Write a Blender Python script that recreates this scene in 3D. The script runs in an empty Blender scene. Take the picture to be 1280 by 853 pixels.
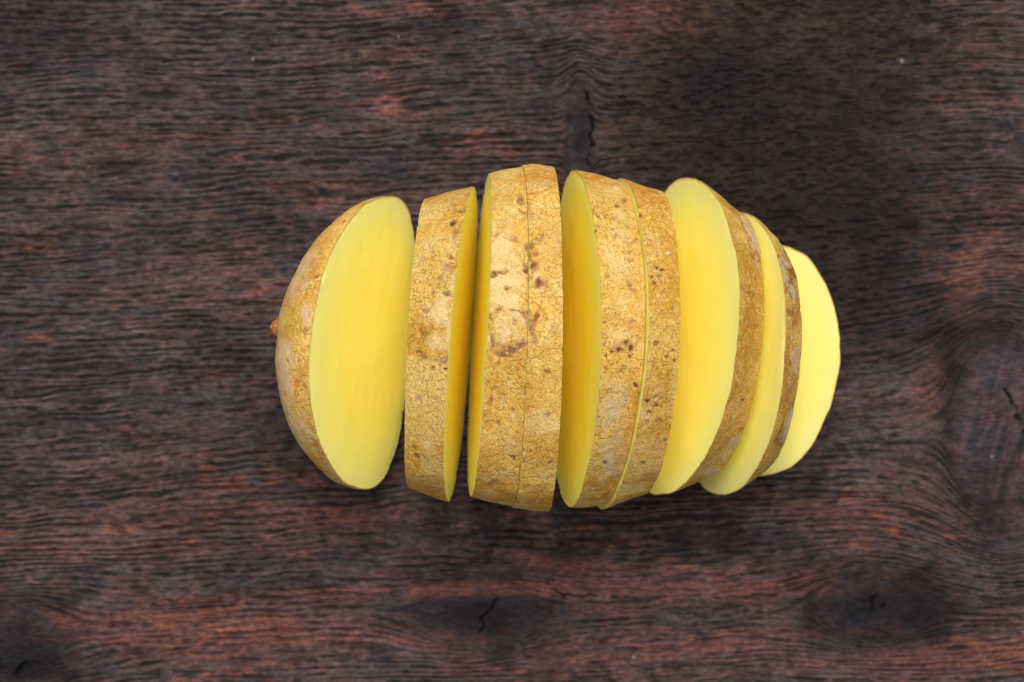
import bpy, math
import numpy as np
from mathutils import Vector

sc = bpy.context.scene
C = sc.collection

# ------------------------------------------------------------------ camera
H = 0.45                                   # camera height above the board
FP = 80.0 / 36.0 * 1280.0
cam = bpy.data.cameras.new('camera')
cam.lens = 80.0
cam.sensor_width = 36.0
cam.clip_start = 0.01
cam.clip_end = 20.0
cam.dof.use_dof = True
cam.dof.focus_distance = 0.409
cam.dof.aperture_fstop = 17.0
co = bpy.data.objects.new('camera', cam)
co.location = (0, 0, H)
C.objects.link(co)
sc.camera = co

# ------------------------------------------------------------------ daylight
SUN_EL, SUN_AZ = 62.0, -3.0                # overcast sky, brightest towards the top edge, a little left
w = bpy.data.worlds.new('World')
sc.world = w
w.use_nodes = True
nt = w.node_tree
nt.nodes.clear()
out = nt.nodes.new('ShaderNodeOutputWorld')
bg = nt.nodes.new('ShaderNodeBackground')
sky = nt.nodes.new('ShaderNodeTexSky')
sky.sky_type = 'NISHITA'
sky.sun_disc = False
sky.sun_elevation = math.radians(SUN_EL)
sky.sun_rotation = math.radians(-SUN_AZ)
sky.air_density = 1.0
sky.dust_density = 4.0
sky.ozone_density = 1.0
hs = nt.nodes.new('ShaderNodeHueSaturation')   # cloud cover greys the sky
hs.inputs['Saturation'].default_value = 0.30
nt.links.new(sky.outputs[0], hs.inputs['Color'])
nt.links.new(hs.outputs[0], bg.inputs[0])
bg.inputs[1].default_value = 0.125
nt.links.new(bg.outputs[0], out.inputs[0])

sd = bpy.data.lights.new('sun', 'SUN')
sd.energy = 1.5
sd.angle = math.radians(28)
sd.color = (1.0, 0.965, 0.91)
so = bpy.data.objects.new('sun', sd)
az, el = math.radians(SUN_AZ), math.radians(SUN_EL)
d = Vector((-math.sin(az) * math.cos(el), math.cos(az) * math.cos(el), math.sin(el)))
so.rotation_euler = d.to_track_quat('Z', 'Y').to_euler()
C.objects.link(so)

sc.view_settings.view_transform = 'Standard'
sc.view_settings.look = 'None'
sc.view_settings.gamma = 1.0
sc.view_settings.exposure = 0.40
sc.view_settings.use_curve_mapping = False
sc.cycles.diffuse_bounces = 10
sc.cycles.max_bounces = 14

# ------------------------------------------------------------------ helpers
def tag(o, label=None, cat=None, group=None, kind=None):
    for k, v in (('label', label), ('category', cat), ('group', group), ('kind', kind)):
        if v:
            o[k] = v


def _hash(ix, iy, iz, seed):
    h = (ix * 374761393 + iy * 668265263 + iz * 1274126177 + seed * 144665) & 0xffffffff
    h = ((h ^ (h >> 13)) * 1274126177) & 0xffffffff
    h = ((h ^ (h >> 16)) * 2246822519) & 0xffffffff
    return ((h ^ (h >> 15)) & 0xffff) / 65535.0


def noise2(x, y, seed=0):
    """smooth value noise, about -1..1"""
    xi, yi = np.floor(x).astype(np.int64), np.floor(y).astype(np.int64)
    fx, fy = x - xi, y - yi
    fx = fx * fx * fx * (fx * (fx * 6 - 15) + 10)
    fy = fy * fy * fy * (fy * (fy * 6 - 15) + 10)
    a, b = _hash(xi, yi, 0, seed), _hash(xi + 1, yi, 0, seed)
    c, e = _hash(xi, yi + 1, 0, seed), _hash(xi + 1, yi + 1, 0, seed)
    return ((a + (b - a) * fx) * (1 - fy) + (c + (e - c) * fx) * fy) * 2 - 1


def noise3(p, s, seed=0):
    q = p * s
    i = np.floor(q).astype(np.int64)
    f = q - i
    f = f * f * (3 - 2 * f)
    r = 0
    for dx in (0, 1):
        for dy in (0, 1):
            for dz in (0, 1):
                wgt = (f[..., 0] if dx else 1 - f[..., 0]) * (f[..., 1] if dy else 1 - f[..., 1]) * (f[..., 2] if dz else 1 - f[..., 2])
                r = r + wgt * _hash(i[..., 0] + dx, i[..., 1] + dy, i[..., 2] + dz, seed)
    return r * 2 - 1


def fbm2(x, y, seed, octv=3, gain=.55):
    r, a, t = 0, 1, 0
    for k in range(octv):
        r = r + a * noise2(x * 2 ** k + 17.3 * k, y * 2 ** k + 5.1 * k, seed + k)
        t += a
        a *= gain
    return r / t


def sstep(a, b, x):
    t = np.clip((x - a) / (b - a), 0, 1)
    return t * t * (3 - 2 * t)


def lin(r, g, b):
    return np.array([((c / 255.0) / 12.92 if c / 255.0 <= .04045 else ((c / 255.0 + .055) / 1.055) ** 2.4) for c in (r, g, b)])


def mix(a, b, t):
    return a + (b - a) * np.asarray(t)[..., None]


def mesh_from(name, co_, quads, mat, parent=None, cols=None, attrs=None, tris=None, smooth=True):
    me = bpy.data.meshes.new(name)
    nq = len(quads)
    ntr = 0 if tris is None else len(tris)
    me.vertices.add(len(co_))
    me.vertices.foreach_set('co', np.asarray(co_, dtype=np.float32).ravel())
    me.loops.add(nq * 4 + ntr * 3)
    li = np.asarray(quads, dtype=np.int32).ravel()
    if ntr:
        li = np.concatenate([li, np.asarray(tris, dtype=np.int32).ravel()])
    me.loops.foreach_set('vertex_index', li)
    me.polygons.add(nq + ntr)
    st = np.arange(nq, dtype=np.int32) * 4
    if ntr:
        st = np.concatenate([st, nq * 4 + np.arange(ntr, dtype=np.int32) * 3])
    me.polygons.foreach_set('loop_start', st)
    me.update(calc_edges=True)
    me.validate()
    me.polygons.foreach_set('use_smooth', np.full(len(me.polygons), smooth))
    if cols is not None:
        a = me.color_attributes.new('col', 'FLOAT_COLOR', 'POINT')
        c4 = np.ones((len(co_), 4), dtype=np.float32)
        c4[:, :3] = np.clip(cols, 0, 1)
        a.data.foreach_set('color', c4.ravel())
    for k, v in (attrs or {}).items():
        a = me.attributes.new(k, 'FLOAT', 'POINT')
        a.data.foreach_set('value', np.asarray(v, dtype=np.float32).ravel())
    me.materials.append(mat)
    o = bpy.data.objects.new(name, me)
    C.objects.link(o)
    if parent is not None:
        o.parent = parent
    return o


def grid_quads(nr, nc, wrap=False, base=0):
    i = np.arange(nr - 1)[:, None]
    j = np.arange(nc if wrap else nc - 1)[None, :]
    jn = (j + 1) % nc
    q = np.stack([i * nc + j, i * nc + jn, (i + 1) * nc + jn, (i + 1) * nc + j], -1)
    return q.reshape(-1, 4) + base


class NT:
    def __init__(self, name):
        self.m = bpy.data.materials.new(name)
        self.m.use_nodes = True
        self.t = self.m.node_tree
        self.t.nodes.clear()
        self.o = self.t.nodes.new('ShaderNodeOutputMaterial')
        self.b = self.t.nodes.new('ShaderNodeBsdfPrincipled')
        self.t.links.new(self.b.outputs[0], self.o.inputs[0])

    def n(self, typ, **kw):
        nd = self.t.nodes.new('ShaderNode' + typ)
        for k, v in kw.items():
            if k.startswith('i_'):
                nd.inputs[k[2:].replace('_', ' ')].default_value = v
            else:
                setattr(nd, k, v)
        return nd

    def l(self, a, b):
        self.t.links.new(a, b)

    def math(self, op, a, b=None, clamp=False):
        nd = self.t.nodes.new('ShaderNodeMath')
        nd.operation = op
        nd.use_clamp = clamp
        for i, v in enumerate((a, b)):
            if v is None:
                continue
            if isinstance(v, (int, float)):
                nd.inputs[i].default_value = v
            else:
                self.l(v, nd.inputs[i])
        return nd.outputs[0]

    def ramp(self, fac, lo, hi, a=0.0, b=1.0):
        nd = self.t.nodes.new('ShaderNodeMapRange')
        nd.interpolation_type = 'SMOOTHSTEP'
        self.l(fac, nd.inputs[0])
        for i, v in enumerate((lo, hi, a, b)):
            nd.inputs[i + 1].default_value = v
        return nd.outputs[0]

    def mixc(self, fac, a, b, mode='MIX'):
        nd = self.t.nodes.new('ShaderNodeMix')
        nd.data_type = 'RGBA'
        nd.blend_type = mode
        for v, i in ((fac, 0), (a, 6), (b, 7)):
            if isinstance(v, (int, float)):
                nd.inputs[i].default_value = v
            elif isinstance(v, (tuple, np.ndarray)):
                nd.inputs[i].default_value = (*[float(q) for q in v], 1.0)
            else:
                self.l(v, nd.inputs[i])
        return nd.outputs[2]


# ------------------------------------------------------------------ materials
def wood_material():
    M = NT('dark_stained_wood')
    at = M.n('Attribute', attribute_name='col')
    tc = M.n('TexCoord')
    mp = M.n('Mapping')
    mp.inputs['Scale'].default_value = (0.35, 1, 1)
    M.l(tc.outputs['Object'], mp.inputs[0])
    n1 = M.n('TexNoise', i_Scale=1900.0, i_Detail=4.0, i_Roughness=0.65)
    M.l(mp.outputs[0], n1.inputs['Vector'])
    n2 = M.n('TexNoise', i_Scale=700.0, i_Detail=3.0)
    M.l(tc.outputs['Object'], n2.inputs['Vector'])
    f = M.ramp(n1.outputs[0], .32, .70, .62, 1.42)
    f2 = M.ramp(n2.outputs[0], .3, .7, .8, 1.2)
    sv = M.math('MULTIPLY', f, f2)
    cm = M.n('VectorMath', operation='SCALE')
    M.l(at.outputs['Color'], cm.inputs[0])
    M.l(sv, cm.inputs['Scale'])
    M.l(cm.outputs[0], M.b.inputs['Base Color'])
    M.l(M.ramp(n2.outputs[0], .3, .7, .6, .85), M.b.inputs['Roughness'])
    M.b.inputs['Specular IOR Level'].default_value = 0.10
    bp = M.n('Bump', i_Strength=0.75, i_Distance=0.0002)
    M.l(n1.outputs[0], bp.inputs['Height'])
    M.l(bp.outputs[0], M.b.inputs['Normal'])
    return M.m


def flesh_material():
    M = NT('yellow_potato_flesh')
    at = M.n('Attribute', attribute_name='rim')
    tint = M.n('Attribute', attribute_name='pale')
    tc = M.n('TexCoord')
    n1 = M.n('TexNoise', i_Scale=75.0, i_Detail=4.0, i_Roughness=.6)
    M.l(tc.outputs['Object'], n1.inputs['Vector'])
    n2 = M.n('TexNoise', i_Scale=2600.0, i_Detail=3.0, i_Roughness=.7)
    M.l(tc.outputs['Object'], n2.inputs['Vector'])
    mp = M.n('Mapping')
    mp.inputs['Scale'].default_value = (1, .55, .9)
    M.l(tc.outputs['Object'], mp.inputs[0])
    n3 = M.n('TexNoise', i_Scale=420.0, i_Detail=3.0)
    M.l(mp.outputs[0], n3.inputs['Vector'])
    core, rim, pale = (0.97, 0.80, 0.038), (0.95, 0.845, 0.140), (0.90, 0.86, 0.34)
    c = M.mixc(M.ramp(at.outputs['Fac'], .45, 1.0), core, rim)
    c = M.mixc(tint.outputs['Fac'], c, pale)
    c = M.mixc(M.ramp(n1.outputs[0], .40, .70, 0, .42), c, (0.93, 0.86, 0.20))
    c = M.mixc(M.ramp(n2.outputs[0], .55, .75, 0, .36), c, (0.93, 0.84, 0.34))
    c = M.mixc(M.ramp(n3.outputs[0], .50, .78, 0, .26), c, (0.95, 0.88, 0.38))
    M.l(c, M.b.inputs['Base Color'])
    M.b.inputs['Subsurface Weight'].default_value = 0.28
    M.b.inputs['Subsurface Radius'].default_value = (1.0, 0.85, 0.3)
    M.b.inputs['Subsurface Scale'].default_value = 0.0017
    M.b.inputs['Roughness'].default_value = 0.40
    M.b.inputs['Specular IOR Level'].default_value = 0.36
    h = M.math('ADD', M.math('MULTIPLY', n2.outputs[0], .35), M.math('MULTIPLY', n3.outputs[0], .55))
    bp = M.n('Bump', i_Strength=0.5, i_Distance=0.0003)
    M.l(h, bp.inputs['Height'])
    M.l(bp.outputs[0], M.b.inputs['Normal'])
    return M.m


def skin_material():
    M = NT('netted_potato_skin')
    at = M.n('Attribute', attribute_name='col')
    net = M.n('Attribute', attribute_name='net')
    tc = M.n('TexCoord')
    P = tc.outputs['Object']
    # warped coordinates
    nw = M.n('TexNoise', i_Scale=420.0, i_Detail=2.0)
    M.l(P, nw.inputs['Vector'])
    sub = M.n('VectorMath', operation='SUBTRACT')
    M.l(nw.outputs['Color'], sub.inputs[0])
    sub.inputs[1].default_value = (.5, .5, .5)
    scl = M.n('VectorMath', operation='SCALE')
    M.l(sub.outputs[0], scl.inputs[0])
    scl.inputs['Scale'].default_value = 0.0022
    add = M.n('VectorMath', operation='ADD')
    M.l(P, add.inputs[0])
    M.l(scl.outputs[0], add.inputs[1])
    # curly cracks: contour lines of a noise, broken up by another
    a1 = M.n('TexNoise', i_Scale=820.0, i_Detail=1.0, i_Roughness=.4)
    M.l(add.outputs[0], a1.inputs['Vector'])
    ln = M.math('ABSOLUTE', M.math('SUBTRACT', a1.outputs[0], .52))
    line = M.ramp(ln, .006, .036, 1, 0)
    vo = M.n('TexVoronoi', feature='DISTANCE_TO_EDGE', i_Scale=720.0)
    M.l(add.outputs[0], vo.inputs['Vector'])
    line2 = M.ramp(vo.outputs['Distance'], .01, .10, 1, 0)
    br = M.n('TexNoise', i_Scale=900.0, i_Detail=2.0)
    M.l(P, br.inputs['Vector'])
    brk = M.ramp(br.outputs[0], .46, .56)
    brk2 = M.ramp(br.outputs[0], .40, .50, 1, 0)
    cracks = M.math('MAXIMUM', M.math('MULTIPLY', line, brk), M.math('MULTIPLY', line2, brk2))
    cracks = M.math('MULTIPLY', cracks, net.outputs['Fac'])
    # flakes between: light corky scales
    big = M.n('TexNoise', i_Scale=210.0, i_Detail=5.0, i_Roughness=.65)
    M.l(P, big.inputs['Vector'])
    mid = M.n('TexNoise', i_Scale=900.0, i_Detail=3.0, i_Roughness=.6)
    M.l(P, mid.inputs['Vector'])
    fine = M.n('TexNoise', i_Scale=2600.0, i_Detail=3.0, i_Roughness=.7)
    M.l(P, fine.inputs['Vector'])
    c = at.outputs['Color']
    c = M.mixc(M.ramp(big.outputs[0], .50, .72, 0, .55), c, (0.70, 0.47, 0.21))
    c = M.mixc(M.ramp(big.outputs[0], .46, .28, 0, .50), c, (0.46, 0.245, 0.045))
    c = M.mixc(M.ramp(mid.outputs[0], .52, .70, 0, .62), c, (0.76, 0.52, 0.17))
    c = M.mixc(M.math('MULTIPLY', cracks, .40), c, (0.33, 0.135, 0.024))
    sp = M.n('TexVoronoi', feature='F1', i_Scale=330.0)
    M.l(add.outputs[0], sp.inputs['Vector'])
    spc = M.n('SeparateColor')
    M.l(sp.outputs['Color'], spc.inputs[0])
    dot = M.math('MULTIPLY', M.ramp(sp.outputs['Distance'], .10, .23, 1, 0), M.ramp(spc.outputs[0], .66, .72))
    c = M.mixc(M.math('MULTIPLY', dot, M.math('ADD', M.math('MULTIPLY', net.outputs['Fac'], .55), .15)), c, (0.24, 0.085, 0.025))
    sv = M.ramp(fine.outputs[0], .3, .7, .80, 1.18)
    cm = M.n('VectorMath', operation='SCALE')
    M.l(c, cm.inputs[0])
    M.l(sv, cm.inputs['Scale'])
    M.l(cm.outputs[0], M.b.inputs['Base Color'])
    M.b.inputs['Subsurface Weight'].default_value = 0.25
    M.b.inputs['Subsurface Radius'].default_value = (1.0, 0.5, 0.2)
    M.b.inputs['Subsurface Scale'].default_value = 0.0012
    M.l(M.ramp(big.outputs[0], .3, .7, .42, .60), M.b.inputs['Roughness'])
    M.b.inputs['Specular IOR Level'].default_value = 0.15
    h = M.math('ADD', M.math('MULTIPLY', cracks, -0.9), M.math('MULTIPLY', mid.outputs[0], .8))
    h = M.math('ADD', h, M.math('MULTIPLY', dot, -.9))
    h = M.math('ADD', h, M.math('MULTIPLY', fine.outputs[0], .35))
    bp = M.n('Bump', i_Strength=0.8, i_Distance=0.00028)
    M.l(h, bp.inputs['Height'])
    M.l(bp.outputs[0], M.b.inputs['Normal'])
    return M.m


WOOD, FLESH, SKIN = wood_material(), flesh_material(), skin_material()

# ------------------------------------------------------------------ the wooden board
PX = H / FP                                # metres on the board per photograph pixel


def axis(half, core, step, grow=1.12):
    a = list(np.arange(0, core, step))
    s = step
    while a[-1] < half:
        s *= grow
        a.append(a[-1] + s)
    a = np.array(a)
    return np.concatenate([-a[:0:-1], a])


def build_wood():
    xs, ys = axis(.42, .110, .00022), axis(.36, .076, .00022)
    X, Y = np.meshgrid(xs, ys)
    u = X / PX + 640.0                       # board coordinates, one unit = 0.158 mm
    v = -Y / PX + 426.5
    # knots push the grain aside (flow round an ellipse)
    knots = [(602, 768, 76, 36), (1092, 760, 70, 42), (1252, 535, 62, 104), (724, 172, 13, 52), (18, 800, 66, 44),
             (-260, 330, 60, 40), (1560, 250, 70, 50), (330, 1120, 80, 40), (980, -240, 80, 40)]
    psi = v.copy()
    along = u.copy()
    core = np.zeros_like(u)
    halo = np.zeros_like(u)
    ang = np.zeros_like(u)
    rr = np.full_like(u, 99.0)
    wob = fbm2(u / 60, v / 34, 70, 3)
    for i, (kx, ky, rx, ry) in enumerate(knots):
        dx, dy = (u - kx) / rx, (v - ky) / ry
        r2 = dx * dx + dy * dy + 1e-6
        fall = np.exp(-np.maximum(0, np.sqrt(r2) - 1) / 1.5)
        psi = psi - (v - ky) * np.where(r2 > 1, 1 / r2, 2 - r2) * fall * .95
        r = np.sqrt(r2) * (1 + .16 * wob)
        core = np.maximum(core, 1 - sstep(.80, 1.12, r))
        halo = np.maximum(halo, 1 - sstep(1.0, 1.9, r))
        rr = np.minimum(rr, r)
    # slow waviness of the whole grain
    psi = psi + .035 * (u - 640) + 14 * fbm2(u / 420, v / 300, 3, 2) + 3.0 * fbm2(u / 95, v / 60, 8, 2) + .8 * noise2(u / 26, v / 15, 14)
    rough = sstep(690, 860, u) * sstep(1290, 1120, u + .25 * v) * sstep(470, 330, v)   # burnt-brown, blurred grain upper right
    # ridges
    g1 = noise2(u / 50 + 3, psi / 4.2, 21)
    g2 = noise2(u / 22 + 9, psi / 3.0, 22)
    g3 = noise2(u / 11, psi / 2.4, 23)
    g4 = noise2(u / 140, psi / 15, 24)
    ph = psi / 8.2 + .60 * noise2(u / 110, psi / 18, 27) + .16 * noise2(u / 24, psi / 10, 28)
    ph = ph + .5 * noise2(u / 300, psi / 60, 29)
    rings = np.cos(2 * np.pi * ph)
    rings = np.sign(rings) * np.abs(rings) ** .8
    chop = fbm2(u / 13, psi / 5.5, 33, 2)
    g = .33 * rings * (.45 + .8 * sstep(-.5, .5, noise2(u / 75, psi / 26, 30))) + .28 * g1 + .24 * g2 + .18 * g3 + .18 * g4 + .44 * chop
    iso = fbm2(u / 13, v / 6.5, 31, 3)
    iso2 = fbm2(u / 30, v / 20, 37, 3)
    g = g * (1 - .72 * rough) + .60 * iso * (.42 + 1.5 * rough) + .12 * iso2
    knotring = np.sin(rr * 19 + 3.2 * wob) * .14 + .45 * fbm2(u / 22, v / 22, 44, 4) + .35 * iso
    g = g * (1 - core) + knotring * core
    g = g * (1 - .25 * halo * (1 - core))
    ridge = sstep(-.78, .42, g)
    # colours: bare red-brown crests, blackish valleys, patches where the blue-grey stain still sits
    red = fbm2(u / 150 + 2, v / 60, 51, 3)
    red = red + .45 * fbm2(u / 44, v / 10, 54, 3)
    warm = sstep(-.10, .70, red + .22 * sstep(560, 760, v) - .15)
    stain = sstep(.05, .65, fbm2(u / 60 + 7, v / 28, 61, 4) + .15 * fbm2(u / 16, v / 5, 63, 2))

    def blob(cx, cy, sx, sy, tilt=0.0):
        c_, s_ = math.cos(tilt), math.sin(tilt)
        dx, dy = (u - cx), (v - cy)
        a_ = (dx * c_ + dy * s_) / sx
        b_ = (-dx * s_ + dy * c_) / sy
        return np.exp(-(a_ * a_ + b_ * b_))

    warmspots = (.75 * blob(800, 28, 75, 30) + .5 * blob(505, 62, 45, 12) + .65 * blob(160, 780, 110, 20, .05) +
                 .55 * blob(770, 160, 26, 12) + .70 * blob(1205, 335, 26, 95, .38) + .55 * blob(1165, 500, 30, 22) +
                 .8 * blob(728, 96, 7, 22) + .55 * blob(430, 235, 40, 10) + .40 * blob(240, 620, 190, 60) +
                 .55 * blob(1250, 810, 120, 40) + .60 * blob(760, 760, 60, 22) + .45 * blob(870, 810, 180, 35) +
                 .45 * blob(330, 820, 230, 30) + .45 * blob(500, 745, 130, 16) + .35 * blob(1240, 660, 60, 25) +
                 .4 * blob(60, 200, 90, 30) + .35 * blob(1040, 620, 130, 40) + .55 * blob(830, 715, 150, 10) +
                 .5 * blob(1220, 60, 60, 50) + .35 * blob(250, 330, 160, 60))
    streak = sstep(-.10, .55, fbm2(u / 26 + 4, psi / 6.5, 57, 2))
    lowr = sstep(600, 760, v)
    streak2 = sstep(-.15, .5, fbm2(u / 60 + 11, psi / 9, 58, 2))
    warm = warm + .30 * lowr * streak2
    warm = np.clip(warm * (.20 + .75 * streak) + warmspots * (.20 + .75 * streak + .3 * iso2), 0, 1)
    coolspots = .75 * blob(930, 260, 240, 150) + .6 * blob(1110, 400, 90, 80) + .5 * blob(40, 40, 80, 50) + .55 * blob(640, 190, 70, 40)
    coolspots = coolspots + .8 * blob(1140, 820, 60, 30) + .6 * blob(560, 80, 60, 120) + .6 * blob(330, 740, 120, 16) + .5 * blob(100, 270, 80, 90)
    crest = mix(np.broadcast_to(lin(96, 80, 80), u.shape + (3,)), lin(136, 88, 76), warm)
    crest = mix(crest, lin(66, 53, 44), np.clip(rough * .85, 0, 1))
    crest = mix(crest, lin(142, 96, 74), .6 * sstep(.72, 1.0, warm))
    valley = mix(np.broadcast_to(lin(34, 31, 34), u.shape + (3,)), lin(44, 28, 25), np.clip(warm + .3 * rough, 0, 1))
    col = mix(valley, crest, .08 + .92 * ridge)
    col = mix(col, lin(60, 64, 74), .50 * stain * (1 - .6 * warm) * (1 - .6 * rough))
    col = col * (1 - .30 * np.clip(coolspots, 0, 1))[..., None]
    knotcol = mix(np.broadcast_to(lin(62, 61, 72), u.shape + (3,)), lin(88, 66, 62), sstep(-.3, .7, knotring + .6 * iso2))
    col = mix(col, knotcol, .80 * core)
    vert = sstep(-.5, .5, fbm2((u + .25 * v) / 8, v / 46, 49, 3))
    col = mix(col, mix(np.broadcast_to(lin(56, 50, 58), u.shape + (3,)), lin(96, 74, 78), vert), .85 * np.clip(1.3 * blob(1256, 560, 56, 105, .0), 0, 1))
    moth = sstep(-.1, .5, fbm2(u / 22, v / 18, 47, 3))
    col = mix(col, lin(42, 36, 38), (.25 + .5 * moth) * halo * (1 - core))
    col = mix(col, lin(48, 54, 64), .6 * np.clip(blob(1080, 750, 38, 30) + blob(585, 768, 50, 26) + blob(20, 820, 50, 30), 0, 1))
    col = mix(col, lin(30, 26, 26), (.42 + .33 * sstep(-.4, .3, iso2 + g)) * sstep(.15, 1.0, .5 * iso2 + .3 * g + blob(1160, 775, 34, 40) + blob(1150, 735, 34, 22) + blob(1010, 770, 12, 40) + blob(930, 680, 50, 22) + blob(1180, 400, 30, 22) + .45 * moth))
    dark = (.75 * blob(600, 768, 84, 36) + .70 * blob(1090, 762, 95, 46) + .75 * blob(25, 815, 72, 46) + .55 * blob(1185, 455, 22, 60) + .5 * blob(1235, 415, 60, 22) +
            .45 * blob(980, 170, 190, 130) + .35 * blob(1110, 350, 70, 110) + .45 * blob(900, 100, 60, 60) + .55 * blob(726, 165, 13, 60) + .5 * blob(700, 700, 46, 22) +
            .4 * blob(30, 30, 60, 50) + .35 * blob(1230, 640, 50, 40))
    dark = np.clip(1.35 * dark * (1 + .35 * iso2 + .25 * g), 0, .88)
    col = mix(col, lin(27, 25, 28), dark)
    col = mix(col, lin(132, 96, 84), .55 * np.clip((blob(1212, 350, 20, 52, .35) + .7 * blob(1165, 480, 16, 30)) * (1 + iso2), 0, 1))
    tone = fbm2(u / 34, v / 14, 66, 3)
    tone2 = fbm2(u / 110 + 5, v / 45, 69, 3)
    col = col * (1 + .36 * tone + .34 * tone2)[..., None]
    bands = (blob(560, 738, 190, 9, -.03) + blob(250, 778, 190, 14, .02) + 1.0 * blob(330, 800, 220, 9) + .9 * blob(700, 705, 60, 8, .1) + .9 * blob(840, 735, 180, 12) + .8 * blob(840, 815, 160, 10, -.1) +
             .9 * blob(1190, 820, 120, 14, -.08) + .6 * blob(380, 640, 200, 14) + .5 * blob(150, 690, 140, 10) + .6 * blob(810, 22, 80, 24) + .4 * blob(1060, 640, 120, 12)) * (.55 + .8 * ridge) * (1 + .8 * iso2)
    col = mix(col, lin(142, 94, 80), .44 * np.clip(bands, 0, 1))
    col = col * (1 + .10 * fbm2(u / 20, v / 9, 67, 2)[..., None] * np.array([1.2, -.2, -1.0])) * np.array([1.14, 1.05, 0.99])
    col = col * .52
    z = .00046 * (ridge - .5) * (1 - .60 * core) + .00035 * fbm2(u / 180, v / 90, 81, 2) + .00008 * iso

    # cracks and pits: real grooves
    def crack(pts, wd, depth=.0009):
        nonlocal z, col
        pts = np.array(pts, float)
        dm = np.full_like(u, 1e9)
        wu = u + 3.5 * noise2(u / 9, v / 9, 91)
        wv = v + 2.5 * noise2(u / 9, v / 9, 92)
        for a_, b_ in zip(pts[:-1], pts[1:]):
            e_ = b_ - a_
            t = np.clip(((wu - a_[0]) * e_[0] + (wv - a_[1]) * e_[1]) / (e_ @ e_), 0, 1)
            dm = np.minimum(dm, np.hypot(wu - a_[0] - t * e_[0], wv - a_[1] - t * e_[1]))
        m = (1 - sstep(wd * .25, wd * 1.1, dm + 1.2 * iso)) * sstep(-.55, .1, fbm2(u / 14, v / 14, 95, 2))
        z = z - depth * m
        col = mix(col, lin(22, 20, 22) * .5, .8 * m)
    crack([(622, 748), (611, 765), (603, 772), (601, 790)], 2.0)
    crack([(1098, 742), (1091, 752), (1094, 772)], 2.4)
    crack([(1112, 748), (1104, 760)], 1.6)
    crack([(1252, 480), (1266, 500), (1277, 532), (1284, 552)], 2.6)
    crack([(733, 118), (739, 160), (737, 195), (731, 212)], 3.0, .0007)
    crack([(682, 728), (708, 744), (745, 746), (790, 744)], 2.2, .0005)
    crack([(15, 845), (30, 832), (62, 830)], 4)
    # a few bright specks of grit
    for sx, sy, sr in ((792, 822, 2.0), (1240, 571, 1.6), (1127, 77, 2.6), (316, 74, 1.6), (498, 46, 1.4), (836, 330, 1.5)):
        m = np.exp(-((u - sx) ** 2 + (v - sy) ** 2) / sr ** 2)
        col = mix(col, lin(140, 140, 140), .7 * m)
        z = z + .0003 * m
    nr, nc = X.shape
    P = np.stack([X, Y, z - .0004], -1).reshape(-1, 3)
    cols = col.reshape(-1, 3)
    # thickness: skirt and underside
    T = -.028
    ring = np.concatenate([np.arange(nc), np.arange(1, nr) * nc + nc - 1, (nr - 1) * nc + np.arange(nc - 2, -1, -1), np.arange(nr - 2, 0, -1) * nc])
    low = P[ring].copy()
    low[:, 2] = T
    b0 = len(P)
    k = len(ring)
    j = np.arange(k)
    sk = np.stack([ring[j], b0 + j, b0 + (j + 1) % k, ring[(j + 1) % k]], -1)
    cc = np.array([[0, 0, T]])
    tr = np.stack([b0 + j, np.full(k, b0 + k), b0 + (j + 1) % k], -1)
    P = np.concatenate([P, low, cc])
    cols = np.concatenate([cols, cols[ring], cols[:1]])
    q = np.concatenate([grid_quads(nr, nc), sk])
    o = mesh_from('tabletop', P, q, WOOD, cols=cols, tris=tr)
    tag(o, 'dark brown weathered wooden board with knots and wavy horizontal grain', kind='structure')


build_wood()

# ------------------------------------------------------------------ the potato
# every cut: foot x, foot y, half width, half height, lean, yaw, roundness, egg shape, foot height
CUT = {
'0R':(-0.01978,-0.00087,0.02716,0.02190,-0.3856,-0.0903,0.830,-0.255,0.00060),
'1L':(-0.01657,-0.00045,0.02735,0.02125,-0.0520,-0.0534,0.950,0.000,0.00000),
'1R':(-0.00802,-0.00068,0.02965,0.02353,-0.0660,-0.0796,0.975,-0.060,0.00042),
'2L':(-0.00795,0.00100,0.03005,0.02402,0.0754,-0.0553,0.942,0.018,0.00051),
'2R':(-0.00114,0.00055,0.03150,0.02536,0.0755,-0.0265,1.021,0.058,0.00000),
'3L':(-0.00107,0.00055,0.03178,0.02566,0.0755,-0.0264,1.021,0.050,0.00005),
'3R':(0.00510,0.00060,0.03215,0.02530,0.0749,-0.0122,0.975,0.000,0.00000),
'4L':(0.00725,0.00065,0.03148,0.02495,0.1714,-0.0138,1.046,-0.115,0.00127),
'4R':(0.01466,-0.00011,0.03034,0.02460,0.1784,-0.0550,1.022,-0.179,0.00000),
'5L':(0.01490,-0.00030,0.03090,0.02505,0.1826,-0.0560,0.998,-0.216,0.00080),
'5R':(0.02152,-0.00023,0.02852,0.02289,0.1837,-0.0517,1.023,0.026,0.00000),
'6L':(0.02355,0.00149,0.02941,0.02353,0.3571,-0.1020,0.862,-0.200,0.00252),
'6R':(0.03125,0.00031,0.02491,0.01996,0.3572,-0.1087,0.947,0.102,0.00000),
'7L':(0.03291,-0.00167,0.02662,0.02122,0.3920,-0.0733,0.900,-0.052,0.00188),
'7R':(0.03822,-0.00202,0.02357,0.01893,0.3929,-0.0514,0.923,-0.005,0.00000),
'8L':(0.03813,-0.00254,0.02243,0.01792,0.6847,-0.0891,0.975,-0.075,0.00000),
}
NTH = 640
TH = np.linspace(0, 2 * np.pi, NTH, endpoint=False)


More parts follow.
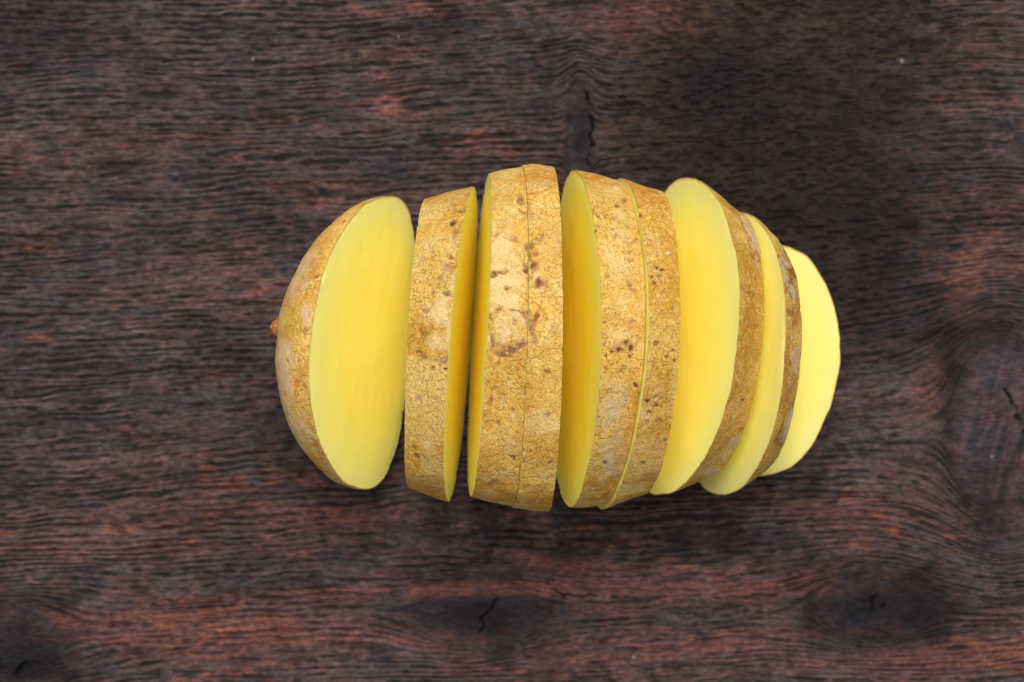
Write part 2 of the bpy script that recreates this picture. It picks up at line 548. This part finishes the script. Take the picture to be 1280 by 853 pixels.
def frame(k):
    x0, y0, a, b, th, ps, n, e, z0 = CUT[k]
    U = np.array([-math.sin(ps), math.cos(ps), 0])
    V = np.array([math.sin(th) * math.cos(ps), math.sin(th) * math.sin(ps), math.cos(th)])
    return np.array([x0, y0, z0]), U, V


def outline(k):
    x0, y0, a, b, th, ps, n, e, z0 = CUT[k]
    O, U, V = frame(k)
    c, s = np.cos(TH), np.sin(TH)
    un = a * np.sign(c) * np.abs(c) ** n * (1 + e * s)
    vn = b + b * np.sign(s) * np.abs(s) ** n
    return O + un[:, None] * U + vn[:, None] * V


def bumps(P):
    """uneven potato surface, metres"""
    return .00045 * noise3(P, 95, 5) + .00022 * noise3(P, 260, 6) + .00006 * noise3(P, 800, 7)


# marks on the skin, in photograph coordinates of where they lie (x, y, rx, ry, tilt, strength, kind)
MARK = [
 # smooth cream and pink-brown patches
 (632, 352, 26, 60, 0, 1.0, 'cream'), (640, 408, 24, 26, 0, 1.0, 'cream'), (625, 300, 16, 30, 0, .7, 'cream'), (672, 352, 9, 16, 0, .9, 'cream'),
 (553, 400, 14, 34, 0, 1.0, 'cream'), (560, 310, 9, 50, .1, .6, 'cream'), (570, 248, 20, 9, 0, .5, 'cream'), (545, 425, 16, 14, 0, .7, 'cream'),
 (667, 265, 8, 26, .3, .5, 'cream'), (775, 320, 24, 60, 0, .35, 'cream'), (765, 500, 22, 40, .2, .35, 'cream'), (770, 575, 20, 24, .3, .4, 'grey'),
 (355, 460, 16, 46, 0, .9, 'blush'), (375, 345, 16, 50, .55, .7, 'blush'), (352, 500, 20, 46, -.3, .7, 'blush'), (372, 540, 18, 30, -.5, .7, 'blush'), (384, 395, 9, 22, .1, .8, 'blush'),
 (392, 330, 10, 22, .45, .75, 'rust'), (362, 412, 9, 10, 0, .8, 'rust'), (372, 480, 5, 22, .1, .8, 'rust'), (396, 300, 8, 16, .6, .5, 'rust'), (352, 420, 10, 7, 0, .6, 'rust'),
 (380, 455, 3.5, 30, 0, .7, 'rust'), (398, 560, 5, 16, -.5, .8, 'rust'), (386, 525, 4, 18, -.25, .8, 'rust'), (424, 268, 10, 4, -.6, .6, 'rust'),
 # warmer, smoother skin low on the flanks
 (600, 240, 60, 16, 0, .4, 'rust'), (680, 225, 50, 14, 0, .6, 'rust'), (760, 225, 60, 12, .1, .6, 'rust'), (812, 240, 20, 20, 0, .5, 'rust'), (640, 620, 100, 26, 0, .5, 'rust'), (530, 605, 40, 24, 0, .6, 'rust'),
 (830, 560, 30, 60, .4, .45, 'rust'), (740, 620, 40, 22, 0, .6, 'rust'), (796, 440, 8, 150, .05, .4, 'rust'), (786, 540, 8, 60, .3, .5, 'rust'),
 (940, 380, 13, 100, 0, .7, 'rust'), (925, 470, 15, 90, .15, .65, 'rust'), (990, 440, 11, 120, .1, .9, 'brown'), (920, 255, 26, 16, .6, .9, 'brown'), (985, 330, 8, 26, -.3, .8, 'brown'),
 (905, 565, 20, 30, .5, .4, 'brown'), (650, 520, 9, 70, .05, .35, 'rust'),
 # grey weathered patches
 (940, 296, 6, 32, -.32, 1.0, 'grey'), (984, 345, 4, 34, -.2, .9, 'grey'), (991, 368, 4, 16, -.1, .9, 'grey'), (918, 558, 7, 22, .45, .8, 'grey'), (892, 590, 12, 9, .5, .7, 'grey'),
 (985, 535, 6, 30, .35, .9, 'grey'), (996, 455, 4, 26, 0, .6, 'grey'), (768, 525, 14, 60, .2, .45, 'grey'), (758, 590, 10, 20, .3, .5, 'grey'),
 (650, 300, 12, 30, 0, .3, 'rust'),
 # dark eyes, scabs and scars
 (616, 343, 6, 4, -.3, 1.0, 'eye'), (625, 341, 9, 2, -.1, .8, 'scar'), (656, 338, 4, 3, 0, .9, 'eye'), (634, 360, 3.5, 3, 0, .9, 'eye'),
 (664, 318, 3, 16, -.15, .9, 'scar'), (668, 332, 10, 3.4, -.5, 1, 'scar'), (672, 353, 9, 5, -.6, 1, 'scar'), (670, 400, 3.6, 17, .45, 1, 'scar'), (665, 414, 5, 9, .3, .9, 'scar'), (645, 391, 18, 2.2, .14, .8, 'scar'), (658, 402, 3, 13, -.35, .7, 'scar'), (640, 300, 12, 3, .2, .5, 'scar'), (625, 285, 4, 4, 0, .6, 'scab'), (690, 300, 14, 30, 0, .25, 'cream'),
 (638, 436, 19, 4.5, -.06, 1, 'bruise'), (616, 430, 5, 6, 0, .8, 'bruise'), (640, 408, 22, 20, 0, .35, 'blush'), (652, 432, 5, 5, 0, .9, 'bruise'), (614, 424, 4, 5, 0, .7, 'bruise'), (668, 425, 4, 8, .3, .6, 'bruise'),
 (651, 251, 6, 5, .3, .7, 'eye'), (655, 262, 5, 3, .6, .6, 'scar'), (668, 306, 4, 10, .6, .8, 'scar'), (663, 262, 2, 18, 0, .4, 'scar'), (671, 318, 8, 2.6, -.4, .7, 'scar'),
 (566, 280, 5.5, 4, -.3, 1.0, 'eye'), (576, 261, 9, 3, .1, .8, 'bruise'), (567, 296, 4, 8, .3, .5, 'scar'), (559, 338, 5, 7, 0, .6, 'bruise'), (559, 369, 6, 3, 0, .95, 'eye'), (563, 273, 3, 3, 0, .6, 'bruise'),
 (531, 391, 5, 5, 0, .7, 'bruise'), (553, 350, 5, 4, .3, .6, 'bruise'), (529, 447, 4, 4, 0, .8, 'bruise'), (541, 451, 8, 2.2, .2, .7, 'bruise'), (555, 452, 8, 6, 0, .75, 'bruise'), (529, 418, 6, 4, .4, .7, 'scar'),
 (558, 463, 3, 2, 0, .9, 'eye'), (532, 326, 3, 3, 0, .7, 'bruise'), (541, 312, 4, 2, .4, .7, 'scar'), (552, 300, 7, 2, -.5, .6, 'scar'), (518, 502, 3, 3, 0, .7, 'bruise'), (520, 563, 4, 3, .7, .7, 'scar'),
 (621, 485, 6, 5, 0, .9, 'scab'), (612, 499, 6, 5, .3, .9, 'scab'), (632, 500, 3, 3, 0, .5, 'scab'), (632, 589, 5, 3, 0, .7, 'scab'), (617, 602, 4, 4, 0, .6, 'scab'), (643, 590, 3, 3, 0, .5, 'scab'),
 (684, 513, 5, 4, 0, .9, 'scab'), (686, 460, 4, 5, 0, .7, 'scab'), (679, 298, 4, 3, 0, .9, 'scab'), (676, 281, 3, 3, 0, .5, 'scab'), (693, 410, 3, 6, .3, .5, 'scar'), (678, 466, 3, 3, 0, .5, 'scab'),
 (780, 250, 5, 6, 0, .7, 'bruise'), (771, 256, 3, 3, 0, .9, 'dot'), (782, 247, 2.4, 2.4, 0, .9, 'dot'), (742, 263, 2, 2, 0, .9, 'dot'), (749, 269, 2, 2, 0, .9, 'dot'), (766, 286, 2.6, 2.6, 0, .9, 'dot'), (771, 296, 3.4, 2.6, 0, 1, 'dot'),
 (744, 287, 2.6, 2.6, 0, .9, 'dot'), (790, 356, 3, 2, 0, .7, 'dot'), (801, 289, 2.4, 2.4, 0, .6, 'dot'), (794, 302, 3, 9, .5, .6, 'scar'), (789, 357, 12, 4, .5, .5, 'scar'),
 (779, 434, 16, 9, -.1, .45, 'scab'), (789, 436, 4, 4, 0, 1, 'dot'), (774, 438, 3, 3, 0, 1, 'dot'), (782, 430, 3, 3, 0, .9, 'dot'), (788, 446, 2.6, 2.6, 0, .9, 'dot'), (756, 432, 2.4, 2.4, 0, .9, 'dot'), (758, 447, 2.4, 2.4, 0, .9, 'dot'),
 (765, 441, 2.6, 2.6, 0, .9, 'dot'), (796, 481, 3, 3, 0, 1, 'dot'), (800, 491, 3, 3, 0, .9, 'dot'), (780, 461, 12, 5, 0, .4, 'scab'), (757, 462, 2, 2, 0, .8, 'dot'), (757, 578, 3, 3, 0, .8, 'dot'), (740, 612, 8, 3, -.2, .8, 'scab'), (765, 588, 8, 3, -.1, .35, 'bruise'),
 (748, 372, 3, 2, 0, .7, 'dot'), (760, 346, 3, 2, 0, .6, 'dot'), (775, 365, 4, 4, 0, .4, 'scab'), (792, 402, 5, 4, 0, .5, 'bruise'), (757, 402, 3, 2, 0, .7, 'dot'), (769, 394, 8, 5, 0, .3, 'scab'),
 (816, 338, 2.6, 2.6, 0, 1, 'dot'), (823, 334, 2.2, 2.2, 0, .9, 'dot'), (825, 344, 4, 3.5, .5, 1, 'dot'), (814, 347, 2.2, 2.2, 0, .9, 'dot'), (818, 353, 2.4, 2.4, 0, .9, 'dot'), (829, 336, 2.2, 2.2, 0, .9, 'dot'),
 (829, 363, 4, 4, 0, .6, 'scab'), (801, 266, 3, 3, 0, .8, 'dot'), (838, 300, 4, 5, .3, .6, 'scab'), (834, 446, 2.4, 2.4, 0, .8, 'dot'), (841, 439, 2.4, 2.4, 0, .8, 'dot'), (842, 452, 2.4, 2.4, 0, .8, 'dot'), (843, 388, 3, 9, 0, .5, 'scab'),
 (810, 501, 3, 2.6, 0, 1, 'dot'), (820, 498, 2.8, 2.8, 0, 1, 'dot'), (813, 516, 3, 3, 0, 1, 'dot'), (821, 509, 2.4, 2.4, 0, .9, 'dot'), (827, 500, 2.2, 2.2, 0, .8, 'dot'), (820, 528, 4, 4, 0, .7, 'bruise'), (806, 527, 2.4, 2.4, 0, .9, 'dot'), (836, 468, 3, 3, 0, .6, 'scab'),
 (832, 552, 3, 2, 0, .7, 'dot'), (803, 577, 3, 3, 0, .6, 'dot'), (803, 302, 4, 3, 0, .4, 'scab'), (838, 345, 5, 3, 0, .35, 'scab'),
 (836, 317, 2.6, 2.2, 0, .8, 'white'), (771, 235, 5, 2, 0, .4, 'white'),
 (949, 311, 5, 5, 0, .9, 'scab'), (987, 341, 6, 4, .2, .9, 'scab'), (927, 500, 3, 3, 0, .5, 'dot'), (396, 343, 5, 1.6, -.5, .8, 'eye'), (379, 413, 3, 4, 0, .5, 'eye'),
 (936, 365, 10, 3, 0, .5, 'scab'), (935, 402, 9, 6, 0, .4, 'scab'), (995, 345, 5, 8, 0, .6, 'scab'),
]
KIND = {  # colour, how much it hides, change of netting, relief in metres
 'cream': (lin(222, 186, 128), .8, -.75, .00004), 'blush': (lin(204, 164, 128), .9, -.8, 0), 'rust': (lin(186, 118, 40), .75, -.35, 0),
 'brown': (lin(168, 112, 44), .85, -.2, 0), 'grey': (lin(188, 162, 136), .9, -.9, .0001), 'eye': (lin(88, 48, 38), 1, -1, -.0005),
 'scar': (lin(120, 62, 30), 1.0, -.6, -.00018), 'bruise': (lin(126, 76, 66), .95, -.6, -.00012), 'scab': (lin(120, 68, 30), .95, 0, .00012),
 'dot': (lin(96, 44, 16), 1, -.5, -.0003), 'white': (lin(240, 225, 196), .9, -1, .00012),
}


def paint_skin(P, seed, zone):
    """colour, netting strength and relief of the skin at the points P"""
    dd = H - P[:, 2]
    px = 640 + FP * P[:, 0] / dd
    py = 426.5 - FP * P[:, 1] / dd
    under = P[:, 2] < .010
    base = mix(np.broadcast_to(lin(212, 164, 78), P.shape), lin(198, 144, 54), sstep(-.4, .5, noise3(P, 120, seed)))
    base = mix(base, lin(222, 184, 112), .6 * sstep(.1, .6, noise3(P, 210, seed + 1)))
    netv = np.clip(.82 + .5 * noise3(P, 150, seed + 2), .15, 1)
    rel = np.zeros(len(P))
    jx = px + 6.5 * noise3(P, 420, 40) + 2.2 * noise3(P, 1400, 41)
    jy = py + 6.5 * noise3(P, 420, 42) + 2.2 * noise3(P, 1400, 43)
    if zone:
        xlo, xhi = px.min(), px.max()
        for (mx, my, rx, ry, tl, st, kd) in MARK:
            rx, ry = rx * (1.15 if kd in ('dot', 'eye', 'scar', 'bruise') else 1), ry * (1.15 if kd in ('dot', 'eye', 'scar', 'bruise') else 1)
            if mx + rx * 2 < xlo or mx - rx * 2 > xhi:
                continue
            small = kd in ('dot', 'eye', 'white')
            k_ = .35 if small else 1.0
            c_, s_ = math.cos(tl), math.sin(tl)
            ax, ay = (px + k_ * (jx - px)) - mx, (py + k_ * (jy - py)) - my
            a_ = (ax * c_ + ay * s_) / rx
            b_ = (-ax * s_ + ay * c_) / ry
            r = np.sqrt(a_ * a_ + b_ * b_)
            m = (1 - sstep(.45, 1.15, r)) * st
            if not small and kd in ('rust', 'brown', 'cream', 'blush', 'grey', 'scab'):
                m = np.clip(m * np.clip(1.0 + 1.1 * noise3(P, 560, 44) + .5 * noise3(P, 1500, 45), 0, 1.25), 0, 1)
            m = m * (~under)
            colr, hide, dn, dz = KIND[kd]
            if kd in ('cream', 'grey') and st > .75:      # lifted brown edge of a scuffed patch
                ed = np.exp(-((r - 1.0) * min(rx, ry) / 1.9) ** 2) * sstep(-.15, .35, noise3(P, 330, 47)) * (~under)
                base = mix(base, lin(128, 74, 36), .75 * ed)
                rel = rel - .00008 * ed
            base = mix(base, colr, m * hide)
            netv = np.clip(netv + dn * m, 0, 1)
            rel = rel + dz * m
    return base, netv, rel


def inset_of(R, dist):
    """move a closed ring inwards in its own plane"""
    cen = R.mean(0)
    t = np.roll(R, -1, 0) - np.roll(R, 1, 0)
    t /= np.linalg.norm(t, axis=1, keepdims=True)
    nrm = np.cross(R[0] - cen, R[NTH // 4] - cen)
    nrm /= np.linalg.norm(nrm)
    inn = np.cross(nrm, t)
    s = np.sign(((cen - R) * inn).sum(1))
    return R + inn * s[:, None] * dist


def cap_rings(R, nrm, amp, seed, nring=34):
    """fill a ring with concentric rings, slightly uneven like a knife cut; returns points (ring-major), last = centre"""
    cen = R.mean(0)
    fr = np.concatenate([[1.0, .993, .984, .972], np.linspace(.95, .03, nring)])
    pts = []
    off = ((R - cen) @ nrm)[:, None] * nrm     # raggedness of the rim must not run into the face
    flatR = R - off
    ker = np.ones(41) / 41
    sm = np.stack([np.convolve(np.concatenate([flatR[-20:, q], flatR[:, q], flatR[:20, q]]), ker, 'valid') for q in range(3)], -1)
    for f in fr:
        k_ = float(sstep(.968, 1.0, f))
        p = cen + ((sm + (flatR - sm) * k_) - cen) * f + off * k_
        hgt = amp * (noise3(p, 70, seed) + .35 * noise3(p, 240, seed + 1)) * sstep(1.0, .93, f) 
        if f == 1.0:
            hgt = hgt * 0
        rnd = -.00008 * sstep(.975, 1.0, f)          # edge very slightly rolled
        pts.append(p + nrm * (hgt + rnd)[:, None] if np.ndim(hgt) else p)
    return np.concatenate(pts + [cen[None]]), fr


SKT = .00017                                # skin thickness


def plane_normal(k, side):
    O, U, V = frame(k)
    n = np.cross(U, V)
    if n[0] * side < 0:
        n = -n
    return n / np.linalg.norm(n)


def make_body(name, label, left, right, seed, pale, dome=None, group='pieces of the sliced potato'):
    """left / right: names of the cuts (one of them None for an end piece, which gets a dome there)"""
    # --- outer surface as rings from left to right
    if left and right:
        A, B = outline(left), outline(right)
        ns = max(14, int(np.linalg.norm(A.mean(0) - B.mean(0)) / .00028))
        s = np.linspace(0, 1, ns)
        cen = lambda f: (A.mean(0) * (1 - f) + B.mean(0) * f)
        rings = []
        for f in s:
            r = A * (1 - f) + B * f
            c = cen(f)
            rings.append(c + (r - c) * (1 + .005 * 4 * f * (1 - f)))
        pole = None
    else:
        k = left or right
        A = outline(k)
        side = -1 if right else 1
        nrm = plane_normal(k, side)          # pointing away from the cut face
        depth, prof, shift = dome
        ns = 90
        s = np.linspace(0, 1, ns)
        c = A.mean(0)
        O, U, V = frame(k)
        rings = []
        for f in s[:-1]:
            a_ = f * math.pi / 2
            if prof == 'round':
                rad, dep = math.cos(a_) ** 1.22, math.sin(a_)
            else:
                dep = 1 - (1 - f) ** 2
                rad = (1 - dep) ** .60
            rings.append(c + (A - c) * rad + nrm * depth * dep + (U * shift[0] + V * shift[1]) * dep)
        pole = c + nrm * depth + U * shift[0] + V * shift[1]
    R = np.array(rings)                      # ns, NTH, 3
    nsr = R.shape[0]
    # outward direction (approx. radial)
    cc = R.mean(1, keepdims=True)
    if pole is None:
        outw = R - cc
    else:
        outw = R - (R[0].mean(0) * .9 + pole * .1)
    outw /= np.linalg.norm(outw, axis=2, keepdims=True)
    flat = R.reshape(-1, 3)
    base, netv, rel = paint_skin(flat, seed, True)
    dsp = (bumps(flat) + rel).reshape(nsr, NTH)
    fray = np.ones(nsr)
    R = R + outw * (dsp * fray[:, None])[..., None]
    # keep above the board
    lowest = R[..., 2].min() if pole is None else min(R[..., 2].min(), pole[2])
    lift = np.array([0, 0, max(0, .00005 - lowest)])
    R = R + lift
    if pole is not None:
        pole = pole + lift
    # knife edge: slightly ragged rim
    if left and right:
        axn = B.mean(0) - A.mean(0)
    else:
        axn = pole - R[0].mean(0)
    axn /= np.linalg.norm(axn)
    for ends, sg in (((0, 1, 2, 3), 1), ((nsr - 1, nsr - 2, nsr - 3, nsr - 4), -1)):
        if sg == -1 and pole is not None:
            continue
        rag = noise3(R[ends[0]], 420, 51) + .8 * noise3(R[ends[0]], 1300, 52)
        chipm = sstep(.45, .8, noise3(R[ends[0]], 700, 53))
        for q_, ix in enumerate(ends):
            fw = (1, .75, .45, .2)[q_]
            R[ix] += (axn * sg)[None, :] * ((.00006 * rag + .00012 * chipm) * fw)[:, None] - outw[ix] * (.00012 * chipm * fw)[:, None]
    inner = R - outw * SKT
    foot = np.array([R[..., 0].mean(), R[..., 1].mean(), 0.0])
    root = bpy.data.objects.new(name, None)
    root.empty_display_size = .01
    root.location = foot
    C.objects.link(root)
    tag(root, label, 'potato slice' if (left and right) else 'potato end', group)
    # --- skin part
    ring_ends = []
    n_out = nsr * NTH
    So = R.reshape(-1, 3)
    Si = inner.reshape(-1, 3)
    q = [grid_quads(nsr, NTH, True), grid_quads(nsr, NTH, True, n_out)[:, ::-1]]
    j = np.arange(NTH)
    jn = (j + 1) % NTH
    q.append(np.stack([j, n_out + j, n_out + jn, jn], -1))
    V_ = [So, Si]
    tr = []
    cols = [base, base * .9]
    nets = [netv, netv]
    if pole is None:
        e = (nsr - 1) * NTH
        q.append(np.stack([e + j, e + jn, n_out + e + jn, n_out + e + j], -1))
    else:
        e = (nsr - 1) * NTH
        ip = 2 * n_out
        V_.append(np.array([pole, R[-1].mean(0) - (pole - R[0].mean(0)) / np.linalg.norm(pole - R[0].mean(0)) * SKT * 1.5]))
        tr.append(np.stack([e + j, e + jn, np.full(NTH, ip)], -1))
        tr.append(np.stack([n_out + e + jn, n_out + e + j, np.full(NTH, ip + 1)], -1))
        cols.append(base[-2:])
        nets.append(netv[-2:])
    V_ = np.concatenate(V_) - foot
    sk = mesh_from('skin', V_, np.concatenate(q), SKIN, root, np.concatenate(cols), {'net': np.concatenate(nets)},
                   tris=np.concatenate(tr) if tr else None)
    # --- flesh part: inner surface closed by the cut faces
    n_in = nsr * NTH
    fl = [inner.reshape(-1, 3) - 0]
    # a hair smaller than the inside of the skin
    fl[0] = (inner - outw * .00002).reshape(-1, 3)
    G = fl[0].reshape(nsr, NTH, 3)
    q = [grid_quads(nsr, NTH, True)]
    tr = []
    rim = [np.full(n_in, 1.0)]
    base_i = n_in

    def close(ring_index, key, side, flip):
        nonlocal base_i
        nn = plane_normal(key, side)
        Rr = G[ring_index]
        pts, fr = cap_rings(Rr, nn, .00016, seed + ring_index % 7)
        nr_ = len(fr)
        body = pts[NTH:]                      # ring 0 is shared with the side
        fl.append(body)
        rim.append(np.concatenate([np.repeat(fr[1:], NTH), [0.0]]))
        off = ring_index * NTH
        qq = np.stack([off + j, off + jn, base_i + jn, base_i + j], -1)
        qs = [qq, grid_quads(nr_ - 1, NTH, True, base_i)]
        ce = base_i + (nr_ - 1) * NTH
        la = base_i + (nr_ - 2) * NTH
        tt = np.stack([la + j, la + jn, np.full(NTH, ce)], -1)
        if flip:
            qs = [x[:, ::-1] for x in qs]
            tt = tt[:, ::-1]
        q.extend(qs)
        tr.append(tt)
        base_i = ce + 1
    if left and right:
        close(0, left, -1, True)
        close(nsr - 1, right, 1, False)
    elif right:
        close(0, right, 1, True)
    else:
        close(0, left, -1, True)
    if pole is not None:
        ip = base_i
        fl.append((R[-1].mean(0) - (pole - R[0].mean(0)) / np.linalg.norm(pole - R[0].mean(0)) * SKT * 2.2)[None])
        rim.append(np.array([1.0]))
        e = (nsr - 1) * NTH
        tr.append(np.stack([e + j, e + jn, np.full(NTH, ip)], -1))
    FV = np.concatenate(fl)
    rimv = np.concatenate(rim)
    yl = (FV[:, 1] - FV[:, 1].min()) / (FV[:, 1].max() - FV[:, 1].min())
    pl = np.clip(pale + .25 * sstep(.80, 1.0, rimv), 0, 1)
    fo = mesh_from('flesh', FV - foot, np.concatenate(q), FLESH, root, None, {'rim': rimv, 'pale': pl}, tris=np.concatenate(tr))
    for o in (sk, fo):
        import bmesh
        bm = bmesh.new()
        bm.from_mesh(o.data)
        bmesh.ops.recalc_face_normals(bm, faces=bm.faces)
        bm.to_mesh(o.data)
        bm.free()
        # crisp edge between the cut face and the side
        o.data.set_sharp_from_angle(angle=math.radians(50))
    return root


def stub(root, pos, mat):
    """the dry brown stub where the potato hung on its root"""
    nv, nr_ = 28, 16
    th = np.linspace(0, 2 * np.pi, nv, endpoint=False)
    pts = []
    for i in range(nr_):
        f = i / (nr_ - 1)
        rad = .00125 * (1 - .35 * f) * (1.0 if f < .9 else .5)
        c = np.array([-.0038 * f + .0010, .0008 * math.sin(3 * f), .0004 + .0011 * f * f])
        p = c + np.stack([np.zeros(nv), np.cos(th) * rad * 2.1, np.sin(th) * rad * 1.2], -1)
        p = p + .0008 * np.stack([noise3(p, 900, 3), noise3(p, 900, 4), noise3(p, 900, 5)], -1)
        pts.append(p)
    last = pts[-1].mean(0)
    P = np.concatenate(pts + [last[None]]) + np.array(pos) - np.array(root.location)
    j = np.arange(nv)
    tr = np.stack([(nr_ - 1) * nv + j, (nr_ - 1) * nv + (j + 1) % nv, np.full(nv, nr_ * nv)], -1)
    cols = mix(np.broadcast_to(lin(136, 78, 34), P.shape), lin(70, 34, 22), sstep(-.2, .4, noise3(P, 800, 9)))
    o = mesh_from('stem_stub', P, grid_quads(nr_, nv, True), mat, root, cols, {'net': np.full(len(P), .3)}, tris=tr)
    o['label'] = 'small dried brown stub at the tip of the potato'


e0 = make_body('potato_end', 'left end piece of the potato, tipped over with its yellow cut face turned right',
               None, '0R', 11, .45, dome=(.0146, 'round', (-.0016, .0005)))
stub(e0, (-.0424, .0021, .0225), SKIN)
make_body('potato_slice', 'thick slice right beside the left end piece, its brown skin band dotted with pink scabs', '1L', '1R', 21, .05)
make_body('potato_slice', 'slice with smooth cream patch and dark eye on its skin, right of narrow dark gap', '2L', '2R', 31, .05)
make_body('potato_slice', 'thin netted slice pressed against the right side of the cream patched slice', '3L', '3R', 41, .05)
make_body('potato_slice', 'leaning slice with an orange yellow cut face in the middle gap and freckled skin', '4L', '4R', 51, .0)
make_body('potato_slice', 'slice showing only a thin yellow rim, two clusters of brown dots on its skin', '5L', '5R', 61, .10)
make_body('potato_slice', 'slice with the broad pale yellow cut face, leaning right against two smaller pieces', '6L', '6R', 71, .42)
make_body('potato_slice', 'smallest leaning slice with a narrow dark brown skin band, next to the right end', '7L', '7R', 81, .42)
make_body('potato_end', 'right end piece of the potato with its pale greenish yellow cut face tilted up', '8L', None, 91, .85,
          dome=(.0085, 'taper', (0.0, 0.0)))
